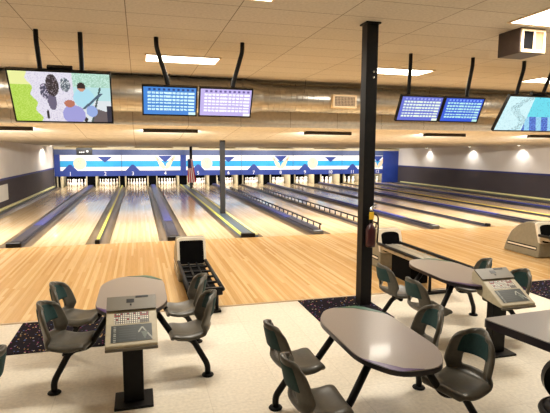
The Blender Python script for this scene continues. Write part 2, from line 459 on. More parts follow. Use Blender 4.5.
def zrect(bm, x0, x1, z0, z1, y, th=.006): return box(bm, x0, x1, y-th, y, z0, z1)
def text_child(s, x, z, y, size, mat, parent, name='number'):
    cu = bpy.data.curves.new(name, 'FONT'); cu.body = s; cu.size = size; cu.align_x = 'CENTER'; cu.align_y = 'CENTER'; cu.extrude = .004
    o = bpy.data.objects.new(name, cu); COL.objects.link(o); cu.materials.append(mat)
    me = bpy.data.meshes.new_from_object(o); bpy.data.objects.remove(o)
    me.transform(Matrix.Rotation(PI/2, 4, 'X')); o = link(name, me, None, parent); o.location = (x, y, z); return o
NUMX = []
import itertools
MASK_NUMX = [-1.05, .745, 2.21, 3.985, 5.85, 7.63, 9.16, 10.84, 12.40, 14.08, 15.58, 17.32]
EDGES = [(-1.56, 1.62), (1.62, 4.85), (5.16, 8.42), (8.42, 11.63), (11.63, 14.86), (14.86, 17.70)]
def pin_art(bm, cx, cz_, ang, sc=1.):
    prof = [(0, 0), (.06, 0), (.13, .25), (.10, .42), (.055, .58), (.075, .72), (.05, .82), (0, .84)]
    pts = [(r*sc, (h-.3)*sc) for r, h in prof]+[(-r*sc, (h-.3)*sc) for r, h in prof[::-1][1:-1]]
    c, s = math.cos(ang), math.sin(ang)
    return prism(bm, [(cx+x*c-z*s, cz_+x*s+z*c) for x, z in pts], -.016, -.008, 'XZ')
seqmask = ['ball', 'pins', 'ball', 'pins', 'ball', 'pins']
for n in range(6):
    x0, x1 = EDGES[n]; a, b = MASK_NUMX[2*n], MASK_NUMX[2*n+1]
    deco = 'a round ball emblem' if n % 2 == 0 else 'a crossed pins emblem'
    t = thing('masking_unit', 'blue white cyan masking with %s over numbers %s and %s' % (deco, NW[2*n+1], NW[2*n+2]), 'panel', (0, YM, 0), 0, 'masking panels above the pins')
    ex0 = XL+.03 if n == 0 else (4.85+.155 if n == 2 else x0)
    ex1 = (4.85+.155) if n == 1 else x1
    obj('board', B(ex0+.006, ex1-.006, 0, .1, .57, 2.03), M['mblue'], t)
    obj('header', B(ex0+.006, ex1-.006, -.05, 0, 1.75, 2.03), M['mslate'], t)
    bm = bmesh.new(); zrect(bm, x0+.012, x1-.012, .87, 1.73, 0); obj('white_band', bm, M['mwhite'], t)
    bm = bmesh.new(); zrect(bm, x0+.012, x1-.012, 1.08, 1.41, -.006, .003); obj('cyan_stripe', bm, M['mcyan'], t)
    obj('triangle', prism(bmesh.new(), [(a-.38, .87), (a+.38, .87), (a+.06, 1.2), (a-.06, 1.2)], -.014, -.004, 'XZ'), M['mblue'], t)
    obj('triangle', prism(bmesh.new(), [(b-.40, 1.7 if n % 2 else 1.64), (b+.40, 1.7 if n % 2 else 1.64), (b, 1.32)], -.014, -.004, 'XZ'), M['mblue'], t)
    if n % 2 == 0:
        bx = a+.50
        cpts = [(bx+.33*math.cos(2*PI*q/32), 1.27+.33*math.sin(2*PI*q/32)) for q in range(32)]
        e = obj('ball_emblem', prism(bmesh.new(), cpts, -.022, -.004, 'XZ'), M['mcream'], t)
        bm = bmesh.new()
        for (hx, hz) in ((-.06, .12), (.06, .13), (.02, .02)):
            prism(bm, [(bx+hx+.035*math.cos(2*PI*q/10), 1.27+hz+.035*math.sin(2*PI*q/10)) for q in range(10)], -.026, -.022, 'XZ')
        obj('finger_holes', bm, M['mtan'], e)
    else:
        for s in (-1, 1):
            bm = bmesh.new(); pin_art(bm, b+s*.22, 1.22, -s*.62, 1.02)
            e = obj('pin_emblem', bm, M['mcream'], t)
            bm = bmesh.new()
            for q in (0, .07):
                c, sn = math.cos(-s*.62), math.sin(-s*.62); hh = .27+q
                prism(bm, [(b+s*.22+x*c-(hh+z)*sn, 1.22+x*sn+(hh+z)*c) for x, z in ((-.06, 0), (.06, 0), (.06, .03), (-.06, .03))], -.02, -.016, 'XZ')
            obj('neck_bands', bm, M['mred'], e)
    text_child(str(2*n+1), a, .70, -.005, .29, M['mwhite'], t); text_child(str(2*n+2), b, .70, -.005, .29, M['mwhite'], t)
struct(obj('trim_8', B(17.70, XR, YM-.02, YM+.1, 0, cz(YM)), M['mblue']), 'plain blue end wall beside number 12')
struct(obj('trim_9', B(XL+.02, XR, YM-.06, YM+.12, 2.03, 2.2), M['kick']), 'cream band above the masking')
# small dark sign hung on the masking
t = thing('display_sign', 'small dark display box hung above the number 1 and ball emblem', 'display', (-.29, YM-.1, 1.93))
obj('case', B(-.40, .40, -.04, .045, -.19, .19, .01), M['blackgloss'], t)
bm = bmesh.new()
for q, (hx, w) in enumerate(((-.22, .04), (-.12, .05), (-.02, .03))): zrect(bm, hx-w, hx+w*.6, -.08, -.02, -.04)
prism(bm, [(.16+.06*math.cos(2*PI*q/12), .0+.06*math.sin(2*PI*q/12)) for q in range(12)], -.046, -.04, 'XZ')
obj('marks', bm, M['mwhite'], t)

# ------------------------------------------------------------------ poles and flag
def pole(x, y, w, z1, label, mat):
    t = thing('steel_pole', label, 'pole', (x, y, 0))
    obj('shaft', B(-w/2, w/2, -w/2, w/2, .0 if y < 0 else .05, z1, .008), mat, t)
    return t
pp = pole(5.05, 4.12, .15, cz(4.1), 'slim grey steel pole rising from the yellow edged slate divider, without a flag', M['pole_grey'])
pf = pole(5.12, 14.3, .13, cz(14.3), 'far slim grey steel pole with a flag, close to the masking panels', M['pole_grey'])
bp = thing('steel_column', 'thick black steel column standing on the tiles beside a tabletop', 'column', (5.365, -5.24, 0))
obj('shaft', B(-.077, .077, -.077, .077, 0, HC, .006), M['black'], bp)
obj('top_plate', B(-.1, .1, -.1, .1, HC-.02, HC, .004), M['black'], bp)
bm = bmesh.new()
for dz in (0, .07): lathe(bm, [(.012, 0), (.012, -.012), (.004, -.016)], 10, 'Y', (.02, -.077, 2.93+dz))
obj('bolt', bm, M['chrome'], bp)
# flag hanging down the far pole
def flagfn(u, v):
    if v > .62 and u < .62: return (40, 46, 104) if (int(u*9)+int(v*30)) % 2 else (70, 76, 130)
    return (200, 40, 52) if int(u*7) % 2 == 0 else (236, 226, 222)
f = painted('hanging_flag', (-.16, -.10, .35), (.42, 0, 0), (0, 0, 1.2), 14, 26, flagfn, M['flag'])
for v in f.data.vertices:
    u = (v.co.x+.16)/.42; v.co.y += .03*math.sin(u*9)-.02; v.co.x = -.16+(u*.42)*(.55+.45*(1-(v.co.z-.35)/1.2))
md = f.modifiers.new('thick', 'SOLIDIFY'); md.thickness = .006
f.location = (5.10, 14.3, .02); tag(f, 'red white and blue striped flag hanging down the far pole', 'flag')

# fire extinguisher on the black column
t = thing('fire_extinguisher', 'dark red fire extinguisher with yellow tag hanging on the black column', 'extinguisher', (5.375, -5.38, .80))
bm = bmesh.new(); lathe(bm, [(.05, 0), (.062, .01), (.064, .05), (.064, .22), (.05, .265), (.026, .29), (.022, .31)], 20); obj('cylinder', bm, M['red'], t, True)
bm = bmesh.new(); lathe(bm, [(.024, .31), (.026, .36), (.018, .40), (.018, .47)], 12); obj('neck', bm, M['blackgloss'], t, True)
bm = bmesh.new(); lathe(bm, [(.02, .47), (.024, .49), (.012, .515)], 12); box(bm, -.02, .065, -.012, .012, .495, .510); tube(bm, [(0, 0, .51), (.03, 0, .535), (.075, 0, .545)], .008, 8); obj('valve', bm, M['chrome'], t)
bm = bmesh.new(); tube(bm, [(.02, -.01, .44), (.085, -.03, .40), (.08, -.045, .2), (.068, -.05, .06)], .010, 8); obj('hose', bm, M['rubber'], t, True)
obj('tag', B(-.045, .02, -.040, -.036, .36, .455), M['yellowtag'], t)
obj('bracket', B(-.03, .03, .045, .062, .06, .40), M['black'], t)

# ------------------------------------------------------------------ ball returns
def ball_return(x, label, mw=.168, mr=.165, rack=(-.06, .455, -5.55)):
    t = thing('ball_return', label, 'ball return', (x, 0, 0), 0, 'ball returns')
    W = .214
    # hood: side outline in Y,Z; opening faces the seats
    side = [(-2.62, 0), (-3.56, 0), (-3.56, .28), (-3.44, .66), (-3.36, .685), (-3.2, .66), (-3.0, .58), (-2.82, .44), (-2.70, .24)]
    bm = bmesh.new(); prism(bm, round_poly(side, .05, 3), -W, W, 'YZ')
    h = obj('hood', bm, [M['hoodside']], t, sharp=35)
    md = h.modifiers.new('bev', 'BEVEL'); md.width = .03; md.segments = 3; md.limit_method = 'ANGLE'; md.angle_limit = math.radians(60)
    # white face frame with arched mouth, leaning with the front slope
    def fr(xx, s):  # s along the slope 0..1 from (−3.56,.28) to (−3.44,.66)
        return Vector((xx, -3.575+.12*s, .28+.385*s))
    arch = round_poly([(mw, .02), (mw, .92), (-mw, .92), (-mw, .02)], mr, 8)
    outer = round_poly([(W+.005, 0), (W+.005, 1.03), (-W-.005, 1.03), (-W-.005, 0)], .10, 4)
    bm = bmesh.new()
    vo = [bm.verts.new(fr(a, s)+Vector((0, -.012, 0))) for a, s in outer]
    bm.faces.new(vo); r = bmesh.ops.extrude_face_region(bm, geom=bm.faces[:])
    for v in r['geom']:
        if isinstance(v, bmesh.types.BMVert): v.co.y += .05
    obj('rim', bm, M['hoodwhite'], h)
    bm = bmesh.new(); va = [bm.verts.new(fr(a, s)+Vector((0, -.017, 0))) for a, s in arch]; bm.faces.new(va)
    r = bmesh.ops.extrude_face_region(bm, geom=bm.faces[:])
    for v in r['geom']:
        if isinstance(v, bmesh.types.BMVert): v.co.y += .004
    obj('mouth', bm, M['blackmatte'], h)
    for s in (-1, 1):
        bm = bmesh.new(); a, b = sorted((s*(W-.002), s*(W+.004))); prism(bm, [(-3.50, .14), (-2.72, .14), (-2.735, .215), (-3.50, .215)], a, b, 'YZ'); st = obj('stripe', bm, M['blackgloss'], h)
        bm = bmesh.new(); a, b = sorted((s*(W+.003), s*(W+.007))); prism(bm, [(-3.49, .163), (-2.74, .163), (-2.745, .193), (-3.49, .193)], a, b, 'YZ'); obj('stripe_line', bm, M['hoodwhite'], st)
    # rack
    q0, rz, ye = rack; rw = .205
    for s in (-1, 1):
        bm = bmesh.new(); tube(bm, [(q0+s*rw, -3.585, rz), (q0+s*rw, ye, rz)], .026, 10); obj('side_rail', bm, M['black'], t, True)
    obj('tray', B(q0-.17, q0+.17, ye+.1, -3.585, rz-.095, rz-(.02 if x > 5 else .055), .01), M['tray'] if x > 5 else M['blackmatte'], t)
    for s in (-.06, .06):
        bm = bmesh.new(); tube(bm, [(q0+s, -3.59, rz-.025), (q0+s, ye+.07, rz-.025)], .014, 8); obj('ball_track', bm, M['tray'] if x > 5 else M['black'], t, True)
    for yy in (-3.8, -4.1, -4.4, -4.7, -5.0):
        obj('cross_bar', B(q0-rw, q0+rw, yy-.02, yy+.02, rz-.055, rz-.025, .005), M['tray'] if x > 5 else M['black'], t)
    obj('end_stop', B(q0-rw, q0+rw, ye, ye+.05, rz-.075, rz+.025, .01), M['black'], t)
    obj('skirt', B(q0-.15, q0+.15, -4.55 if x > 5 else -4.75, -3.95 if x > 5 else -3.585, .0, rz-.095, .01), M['blackmatte'], t)
    for s in (-1, 1):
        bm = bmesh.new(); tube(bm, [(q0+s*.15, -5.05, .0), (q0+s*.15, -5.05, rz-.09)], .022, 8); obj('leg', bm, M['black'], t, True)
    obj('foot_bar', B(q0-.2, q0+.2, -5.1, -5.0, 0, .03, .005), M['black'], t)
    return t
ball_return(3.29, 'ball return with square black mouth and black rack, behind the nearest console and its table', .182, .05, (0, .33, -5.2))
ball_return(6.70, 'beige ball return partly hidden behind the black column and its grey chairs')
ball_return(10.04, 'beige ball return with white side stripe beyond the second console, near the far wall')

# ------------------------------------------------------------------ carpet mats
for (x0, x1, lab) in ((1.19, 2.18, 'speckled black carpet mat under the chairs of the console table by the board wall side'),
                      (4.56, 5.50, 'speckled black carpet mat at the foot of the black column'),
                      (7.94, 8.93, 'speckled black carpet mat beyond the second scoring console')):
    o = obj('carpet_mat', B(x0, x1, -5.83, -4.90, .0005, .010, .004), M['carpet']); tag(o, lab, 'mat', 'carpet mats at the approach edge')

# ------------------------------------------------------------------ tables
HEX = round_poly([(-.30, -.36), (-.15, -.62), (.15, -.62), (.30, -.36), (.30, .36), (.15, .62), (-.15, .62), (-.30, .36)], .12, 5)
TZ = .70
def table_frame(t):
    for sx in (-1, 1):
        for sy in (-1, 1):
            bm = bmesh.new()
            tube(bm, [(sx*.64, sy*.40, .01), (sx*.64, sy*.40, .10), (sx*.51, sy*.34, .335), (sx*.36, sy*.33, .345), (sx*.17, sy*.28, TZ-.055)], .026, 12, .06)
            lg = obj('leg', bm, M['black'], t, True)
            bm = bmesh.new(); lathe(bm, [(.052, 0), (.055, .006), (.05, .014), (.03, .02)], 16, 'Z', (sx*.64, sy*.40, 0)); obj('foot', bm, M['rubber'], lg, True)
        
    for sy in (-1, 1): obj('cross_rail', B(-.22, .22, sy*.28-.03, sy*.28+.03, TZ-.06, TZ-.032, .004), M['black'], t)
    bm = bmesh.new(); tube(bm, [(0, -.28, TZ-.06), (0, .28, TZ-.06)], .022, 10); obj('spine', bm, M['black'], t, True)
def make_table(x, y, label):
    t = thing('bowler_table', label, 'table', (x, y, 0), 0, 'seating tables')
    obj('tabletop', prism(bmesh.new(), HEX, TZ-.006, TZ), M['ttop'], t)
    big = [(p[0]*1.012, p[1]*1.007) for p in HEX]
    bm = bmesh.new(); prism(bm, big, TZ-.036, TZ-.0055)
    obj('edge_band', bm, M['tedge'], t, sharp=50)
    # coloured inlays on two opposite corners
    def inlay(pts, m): 
        obj('inlay', prism(bmesh.new(), pts, TZ+.0002, TZ+.0025), m, t)
    inlay([(-.290, -.37), (-.272, -.42), (-.185, -.57), (-.13, -.612), (.02, -.614), (-.10, -.57), (-.20, -.46)], M['purple'])
    inlay([(.290, .37), (.272, .42), (.185, .57), (.13, .612), (-.06, .614), (.09, .57), (.20, .46)], M['green'])
    table_frame(t)
    return t
TABS = [(2.452, -6.36), (4.17, -7.87), (5.86, -6.39), (.94, -7.90)]
make_table(*TABS[0], 'greige seating table with purple corner behind the nearest scoring console')
make_table(*TABS[1], 'greige table in front of the black column, fully in view')
make_table(*TABS[2], 'greige table behind the second scoring console, before a ball return rack')
make_table(*TABS[3], 'greige table mostly outside the picture beside the lone cropped chair')
# the table cut by the picture's edge
t = thing('bowler_table', 'thick dark edged greige table cropped by the picture edge, below the second console', 'table', (5.9, -8.3, 0), 0, 'seating tables')
sh = round_poly([(-.745, .50), (-.55, -.45), (.60, -.45), (.75, .58)], .06, 6)
obj('tabletop', prism(bmesh.new(), sh, TZ-.006, TZ), M['ttop'], t)
obj('edge_band', prism(bmesh.new(), [(p[0]*1.01, p[1]*1.015) for p in sh], TZ-.066, TZ-.0055), M['tedge'], t, sharp=50)
bm = bmesh.new(); tube(bm, [(.25, 0, .02), (.25, 0, TZ-.066)], .05, 14); obj('pedestal', bm, M['black'], t, True)
bm = bmesh.new(); lathe(bm, [(.27, 0), (.27, .012), (.06, .03)], 28, 'Z', (.25, 0, 0)); obj('base', bm, M['black'], t, True)

# ------------------------------------------------------------------ chairs
SZ = .415
def shell_pt(u, v):
    """u -1..1 across, v 0..1 along profile; local chair faces +X (front), width along Y, z=0 seat level"""
    # profile arc: seat length .34, bend, back .36
    if v < .06:
        t = v/.06; pz = -.032*(1-t)**1.5; px = .170-.012*t
    elif v < .42:
        t = (v-.06)/.36; px = .158-.268*t; pz = -.020*math.sin(PI*t)**1.2
    elif v < .58:
        t = (v-.42)/.16; a = t*math.radians(78); R = .075
        px = -.11-R*math.sin(a); pz = R*(1-math.cos(a))
    else:
        t = (v-.58)/.42; a = math.radians(78); R = .075
        x0 = -.11-R*math.sin(a); z0 = R*(1-math.cos(a)); L = .293
        px = x0-L*t*math.cos(a); pz = z0+L*t*math.sin(a)
    # half width
    if v < .12: w = .155+.042*math.sqrt(v/.12)
    elif v < .45: w = .197-.004*(v-.12)/.33
    elif v < .6: w = .193-.006*(v-.45)/.15
    else:
        t = (v-.6)/.4; w = .190*(max(0., 1-.60*t**3.6))
    y = u*w
    # edges: seat edges lip slightly down, back edges wrap forward
    if v > .42:
        k = min(1, (v-.42)/.2); px += .115*k*abs(u)**2.2*(1-.35*max(0, (v-.6)/.4))
    if v > .86: pz -= .05*((v-.86)/.14)**1.6*abs(u)**2.0
    if v < .5: pz += .014*min(1, abs(u)/.8)**3*min(1, v/.12)-.026*max(0, (abs(u)-.8)/.2)**1.6*min(1, (.5-v)/.1)*min(1, v/.15)
    return Vector((px, y, pz))
NU, NV = 16, 34
def patch(bm, keep, off=0.):
    vs = {}
    def V(i, j):
        if (i, j) not in vs:
            u = -1+2*i/NU; v = j/NV
            p = shell_pt(u, v)
            if off:
                e = .01
                du = shell_pt(min(1, u+e), v)-shell_pt(max(-1, u-e), v); dv = shell_pt(u, min(1, v+e))-shell_pt(u, max(0, v-e))
                n = du.cross(dv).normalized(); p = p+n*off
            vs[(i, j)] = bm.verts.new(p)
        return vs[(i, j)]
    for i in range(NU):
        for j in range(NV):
            u = -1+2*(i+.5)/NU; v = (j+.5)/NV
            if keep(u, v): bm.faces.new((V(i, j), V(i+1, j), V(i+1, j+1), V(i, j+1)))
    return bm
def in_hole(u, v): return .60 < v < .70 and abs(u) < .52
def in_pad(u, v): return .72 < v < .94 and abs(u) < .76
def make_chair():
    t = thing('bowler_chair', 'x', 'chair', (0, 0, 0), 0, 'bolted grey chairs')
    bm = patch(bmesh.new(), lambda u, v: not in_hole(u, v))
    s = obj('seat_shell', bm, M['shell'], t, True); s.location = (0, 0, SZ)
    md = s.modifiers.new('th', 'SOLIDIFY'); md.thickness = .034; md.offset = 0
    md = s.modifiers.new('ss', 'SUBSURF'); md.levels = 1; md.render_levels = 2
    bm = patch(bmesh.new(), in_pad)
    p = obj('back_pad', bm, M['teal'], t, True); p.location = (0, 0, SZ)
    md = p.modifiers.new('th', 'SOLIDIFY'); md.thickness = .041; md.offset = 0
    md = p.modifiers.new('ss', 'SUBSURF'); md.levels = 1; md.render_levels = 2
    bm = bmesh.new(); lathe(bm, [(.05, SZ-.078), (.055, SZ-.07), (.055, SZ-.05), (.1, SZ-.036), (.1, SZ-.03)], 16); q = obj('swivel', bm, M['black'], t, True)
    bm = bmesh.new(); lathe(bm, [(.02, -.06), (.024, -.05), (.024, .0), (.01, .01)], 12, 'Y', (.0, -.05, SZ-.07)); obj('swivel_knob', bm, M['rubber'], q, True)
    return t
chair0 = make_chair()
CH = [  # table, side, end, swivel, label
 (0, -1, -1, -14, -.03, 'grey chair with its bent leg clear on the tiles, left of the nearest console'),
 (0, -1, 1, -12, -.03, 'grey chair over the speckled mat, behind its twin left of the nearest console'),
 (0, 1, -1, 4, 0, 'grey chair with pale seat and lone bent leg, between nearest console and open tiles'),
 (0, 1, 1, 4, 0, 'grey chair directly before the rack of the ball return with the square mouth'),
 (1, -1, 1, 2, -.02, 'grey chair on open tiles, further of the two with backs to the nearest console'),
 (1, -1, -1, -2, -.07, 'grey chair cut by the bottom edge, back turned to the nearest console'),
 (1, 1, 1, -4, .02, 'grey chair behind the middle table, only its open backrest showing'),
 (1, 1, -1, 16, 0, 'grey chair in full view, its slotted teal backrest before the second console base'),
 (2, -1, 1, 0, 0, 'grey chair seen from behind, directly beside the black column'),
 (2, -1, -1, 0, 0, 'grey chair seen from behind, next along after the one beside the black column'),
 (2, 1, 1, -20, 0, 'grey chair whose backrest top peeks over the second console'),
 (2, 1, -1, 0, 0, 'grey chair peeking out between the second console and a far speckled mat'),
 (3, 1, 1, 0, 0, 'grey chair back with teal pad, cut by the edge below the first mat'),
]
for n, (ti, sx, sy, sw, dx, lab) in enumerate(CH):
    x, y = TABS[ti]
    loc = (x+sx*.485+dx, y+sy*.315, 0); rz = (0 if sx < 0 else PI)+math.radians(sw)
    if n == 0:
        chair0.location = loc; chair0.rotation_euler = (0, 0, rz); chair0['label'] = lab
    else: dup(chair0, loc, rz, lab, 'bolted grey chairs')
# dark stool at the corner
t = thing('round_stool', 'black round backed stool cropped in the corner below the dark edged table', 'stool', (5.08, -8.77, 0), math.radians(62))
bm = bmesh.new()
lathe(bm, [(.02, .40), (.17, .40), (.19, .42), (.19, .45), (.15, .47), (.02, .475)], 24); obj('seat', bm, M['blackgloss'], t, True)
bm = bmesh.new(); tube(bm, [(-.20*math.cos(a), .20*math.sin(a), .43) for a in [2*PI*q/20 for q in range(20)]]+[(-.20, 0, .43)], .02, 8); obj('seat_ring', bm, M['black'], t, True)
bm = bmesh.new()
prism(bm, [(.15*math.cos(2*PI*q/28), .56+.15*math.sin(2*PI*q/28)) for q in range(28)], -.03, .03, 'YZ')
b_ = obj('backrest', bm, M['blackgloss'], t, sharp=50); b_.location = (.2, 0, .0)
bm = bmesh.new(); tube(bm, [(0, 0, .01), (0, 0, .40)], .035, 12); obj('post', bm, M['black'], t, True)
bm = bmesh.new(); lathe(bm, [(.2, 0), (.2, .012), (.05, .03)], 24); obj('base', bm, M['black'], t, True)

# ------------------------------------------------------------------ scoring consoles
def keypadfn(u, v):
    c = int(u*16); r = int(v*6)
    if (u*16) % 1 > .72 or (v*6) % 1 > .7: return (34, 30, 28)
    if r == 5: return (228, 220, 204) if c % 3 else (150, 44, 40)
    if r == 4: return (236, 228, 212) if 2 < c < 12 else (176, 66, 56)
    if r == 2: return (170, 60, 52) if c % 5 == 1 else (236, 230, 214)
    if c > 11: return (120, 112, 100) if r < 3 else (230, 224, 210)
    return (232, 226, 212)
def padfn(u, v):
    if abs(u-.64) < .006: return (110, 116, 110)
    if u > .66:
        if abs((v-.25)*.8) < .22 and abs(u-.82) < (v-.1)*.22 and .1 < v < .52: return (96, 108, 100)
        if abs(v-.82+abs(u-.76)*3) < .06: return (170, 174, 166)
    if u < .13 and (v*9) % 1 < .5 and .06 < u: return (150, 156, 150)
    if .2 < u < .6 and (v*7) % 1 < .25: return (64, 74, 72)
    return (40, 48, 48)
def console(x, y, label, rz=0):
    t = thing('scoring_console', label, 'console', (x, y, 0), rz, 'scoring consoles')
    obj('base_plate', B(-.15, .15, -.14, .14, 0, .02, .004), M['black'], t)
    obj('column', B(-.078, .078, -.05, .05, .02, .62, .006), M['black'], t)
    HW = .19
    # wedge head: slope from front low (-.24,.53) to back high (.08,.83)
    p0 = Vector((0, -.29, .585)); p1 = Vector((0, .13, .825)); n = Vector((0, -(p1-p0).z, (p1-p0).y)).normalized()
    body = [(p0.y, p0.z), (p1.y, p1.z), (p1.y+.03, p1.z-.02), (p1.y+.03, p1.z-.10), (.06, .60), (-.16, .565), (p0.y, p0.z-.03)]
    bm = bmesh.new(); prism(bm, body, -HW, HW, 'YZ'); h = obj('head', bm, M['console'], t)
    md = h.modifiers.new('bev', 'BEVEL'); md.width = .008; md.segments = 2
    d = p1-p0
    def at(u, s, off): return Vector((u, 0, 0))+p0+d*s+n*off
    bm = bmesh.new()
    vs = [bm.verts.new(at(u, s, o_)) for o_ in (.001, .016) for (u, s) in ((-HW, .70), (HW, .70), (HW, 1.0), (-HW, 1.0))]
    for q in range(4): bm.faces.new((vs[q], vs[(q+1) % 4], vs[4+(q+1) % 4], vs[4+q]))
    bm.faces.new(vs[4:]); bm.faces.new(vs[:4][::-1])
    hd = obj('display_hood', bm, M['console_d'], t)
    bm = bmesh.new()
    def slab(u0, u1, s0, s1, o0, o1):
        vv = [bm.verts.new(at(u, s, o_)) for o_ in (o0, o1) for (u, s) in ((u0, s0), (u1, s0), (u1, s1), (u0, s1))]
        for q in range(4): bm.faces.new((vv[q], vv[(q+1) % 4], vv[4+(q+1) % 4], vv[4+q]))
        bm.faces.new(vv[4:]); bm.faces.new(vv[:4][::-1])
    slab(.03, .13, .955, .99, .016, .020); slab(-.04, .02, .85, .93, .016, .018); slab(-.012, .0, .79, .82, .016, .02)
    obj('display_slot', bm, M['blackgloss'], hd)
    painted('keypad', at(-.13, .43, .003), at(.13, .43, 0)-at(-.13, .43, 0), d*.23, 48, 18, keypadfn, M['pad'], t)
    painted('control_pad', at(-.15, .07, .003), at(.15, .07, 0)-at(-.15, .07, 0), d*.33, 50, 30, padfn, M['pad'], t)
    obj('front_lip', B(-HW, HW, -.30, -.275, .545, .565, .003), M['console_d'], t)
    return t
console(2.455, -7.06, 'beige scoring console on a black post, standing before the table nearest the board wall')
console(5.97, -7.0, 'beige scoring console on a black post among the chairs past the black column')

# ------------------------------------------------------------------ screens
def tvfn1(u, v):
    rnd = random.random()
    gx = .26-.10*v+.0
    def blob(cx, cy, rx, ry): return ((u-cx)/rx)**2+((v-cy)/ry)**2 < 1
    if blob(.70, .73, .045, .09): return (52, 40, 40) if v > .70 else (196, 140, 116)
    if blob(.565, .38, .055, .075): return (176, 110, 90)
    if blob(.60, .15, .12, .2): return (150, 150, 206)
    if blob(.79, .23, .06, .12): return (142, 164, 214)
    if abs((u-.78)-(v-.4)*.6) < .018 and .28 < v < .60: return (70, 90, 110)
    if blob(.72, .50, .11, .2): return (164, 210, 226)
    if blob(.41, .74, .065, .22): return (46, 38, 44) if rnd < .8 else (120, 110, 120)
    if blob(.39, .42, .045, .18): return (98, 92, 116)
    if blob(.33, .62, .05, .16): return (70, 70, 92) if rnd < .7 else (190, 180, 200)
    if blob(.54, .76, .05, .14): return (84, 94, 104) if rnd < .7 else (200, 206, 210)
    if blob(.33, .14, .015, .10) or blob(.72, .05, .02, .05): return (36, 36, 44)
    if u < gx+.02*math.sin(v*20): return ((164, 200, 70) if rnd < .5 else (182, 210, 96)) if v < .75 else (222, 226, 150)
    if u < .62: return (216, 212, 224) if rnd < .8 else (196, 190, 210)
    if v > .72 and u > .6: return (158, 198, 178) if rnd < .6 else (190, 220, 208)
    if abs(u-.92+(.9-v)*.15) < .01: return (60, 80, 80)
    if u > .95 and v < .35: return (30, 40, 60)
    if u > .8 and v < .25-.6*(u-.9): return (96, 88, 92)
    return (176, 214, 216) if v > .45 else (210, 216, 220)
def tvfn2(u, v):
    rnd = random.random()
    if u > .46-.05*v:
        if v < .42 and math.sin(u*31+v*9) > -.2: return (36, 74, 170) if rnd < .6 else (90, 140, 220)
        if rnd < .05: return (40, 120, 160)
        return (92, 206, 224) if v > .42 else (140, 200, 230)
    if abs(u-.30-.12*math.sin(v*7)) < .07 and rnd < .35: return (120, 160, 170)
    return (196, 230, 236) if rnd < .9 else (160, 206, 216)
def scorefn(bg, cell, hdr, dim):
    def fn(u, v):
        if v > .86: return hdr if .88 < v < .95 and (u*11) % 1 < .5 and u > .05 else bg
        if v < .09: return cell if u > .86 else bg
        if u < .06 or u > .975: return bg
        r = (v-.12)/.72*6; 
        if r < 0: return bg
        fr = r % 1
        if u > .86: return cell if .22 < fr < .80 else bg
        c = (u-.07)/.78*10
        if .25 < fr < .78 and (c % 1) < .86: return cell if random.random() < .86 else dim
        return bg
    return fn
def screen(name, label, cat, cx, w, ztop, zbot, y0, dy, fn, poles, nx, ny, grp, est):
    """screen facing the seats, top edge at (y0, ztop), bottom edge pushed back by dy"""
    t = thing(name, label, cat, (cx, y0, ztop), 0, grp)
    dn = Vector((0, dy, zbot-ztop)); n = Vector((0, -(ztop-zbot), -dy)).normalized()
    bm = bmesh.new(); f = .02
    def P(x, s, o_): return Vector((x, 0, 0))+dn*s+n*o_
    L = dn.length
    def slab(x0, x1, s0, s1, o0, o1):
        vv = [bm.verts.new(P(x, s, o_)) for o_ in (o0, o1) for (x, s) in ((x0, s0), (x1, s0), (x1, s1), (x0, s1))]
        for q in range(4): bm.faces.new((vv[q], vv[(q+1) % 4], vv[4+(q+1) % 4], vv[4+q]))
        bm.faces.new(vv[4:]); bm.faces.new(vv[:4][::-1])
    slab(-w/2, w/2, 0, 1, -.05, 0)
    for q in ((-w/2, w/2, 0, f/L), (-w/2, w/2, 1-f/L, 1), (-w/2, -w/2+f, f/L, 1-f/L), (w/2-f, w/2, f/L, 1-f/L)): slab(*q, 0, .008)
    obj('casing', bm, M['blackgloss'], t)
    s = painted('screen', P(-w/2+f, 1-f/L, .002), P(w/2-f, .5, 0)-P(-w/2+f, .5, 0), -dn*(1-2*f/L), nx, ny, fn, est, t)
    bm = bmesh.new(); slab(-.16, .16, -.03 if w > 1 else .08, .5, -.12, -.05); obj('mount_plate', bm, M['black'], t)
    for (px, pyc, bx) in poles:
        bm = bmesh.new(); z1 = HC-ztop
        a = Vector((px-cx, -3.70-y0, z1)); b = Vector((bx-cx, .05+dy*.15, -.06))
        tube(bm, [a, a+Vector((0, 0, -.12))+(b-a)*.02, b+Vector((0, 0, .12)), b+Vector((0, 0, -.04))], .032, 8, .1)
        obj('hanging_pole', bm, M['black'], t, True)
    return t
est1 = attr_mat('screen_glow', 1.15)
screen('television', 'large television showing people on a path beside bright grass', 'television', 1.545, 1.31, 3.07, 2.41, -3.75, .44, tvfn1, [(1.27, 0, 1.29), (1.82, 0, 1.82)], 120, 66, 'hanging televisions', est1)
screen('television', 'large television showing a pale blue outdoor picture, cropped past the box vent', 'television', 9.47, 1.35, 3.0, 2.40, -3.75, .40, tvfn2, [(9.10, 0, 9.03), (9.72, 0, 9.60)], 120, 66, 'hanging televisions', est1)
mono = [(3.0, .78, 'blue score screen beside the lilac score screen, nearer the large television with grass', (62, 128, 206), (208, 240, 240), (30, 60, 120), (140, 190, 230), 2.82, 2.97),
        (3.815, .80, 'lilac tinted score screen beside the blue score screen', (186, 172, 226), (248, 246, 252), (96, 84, 150), (214, 208, 236), 4.06, 3.92),
        (7.095, .80, 'violet blue score screen next to the black column', (92, 104, 200), (226, 240, 220), (150, 160, 226), (170, 190, 220), 6.86, 6.86),
        (7.91, .78, 'deep blue score screen below the box vent, further of its pair', (36, 82, 206), (176, 226, 220), (120, 160, 240), (90, 160, 220), 8.046, 7.98)]
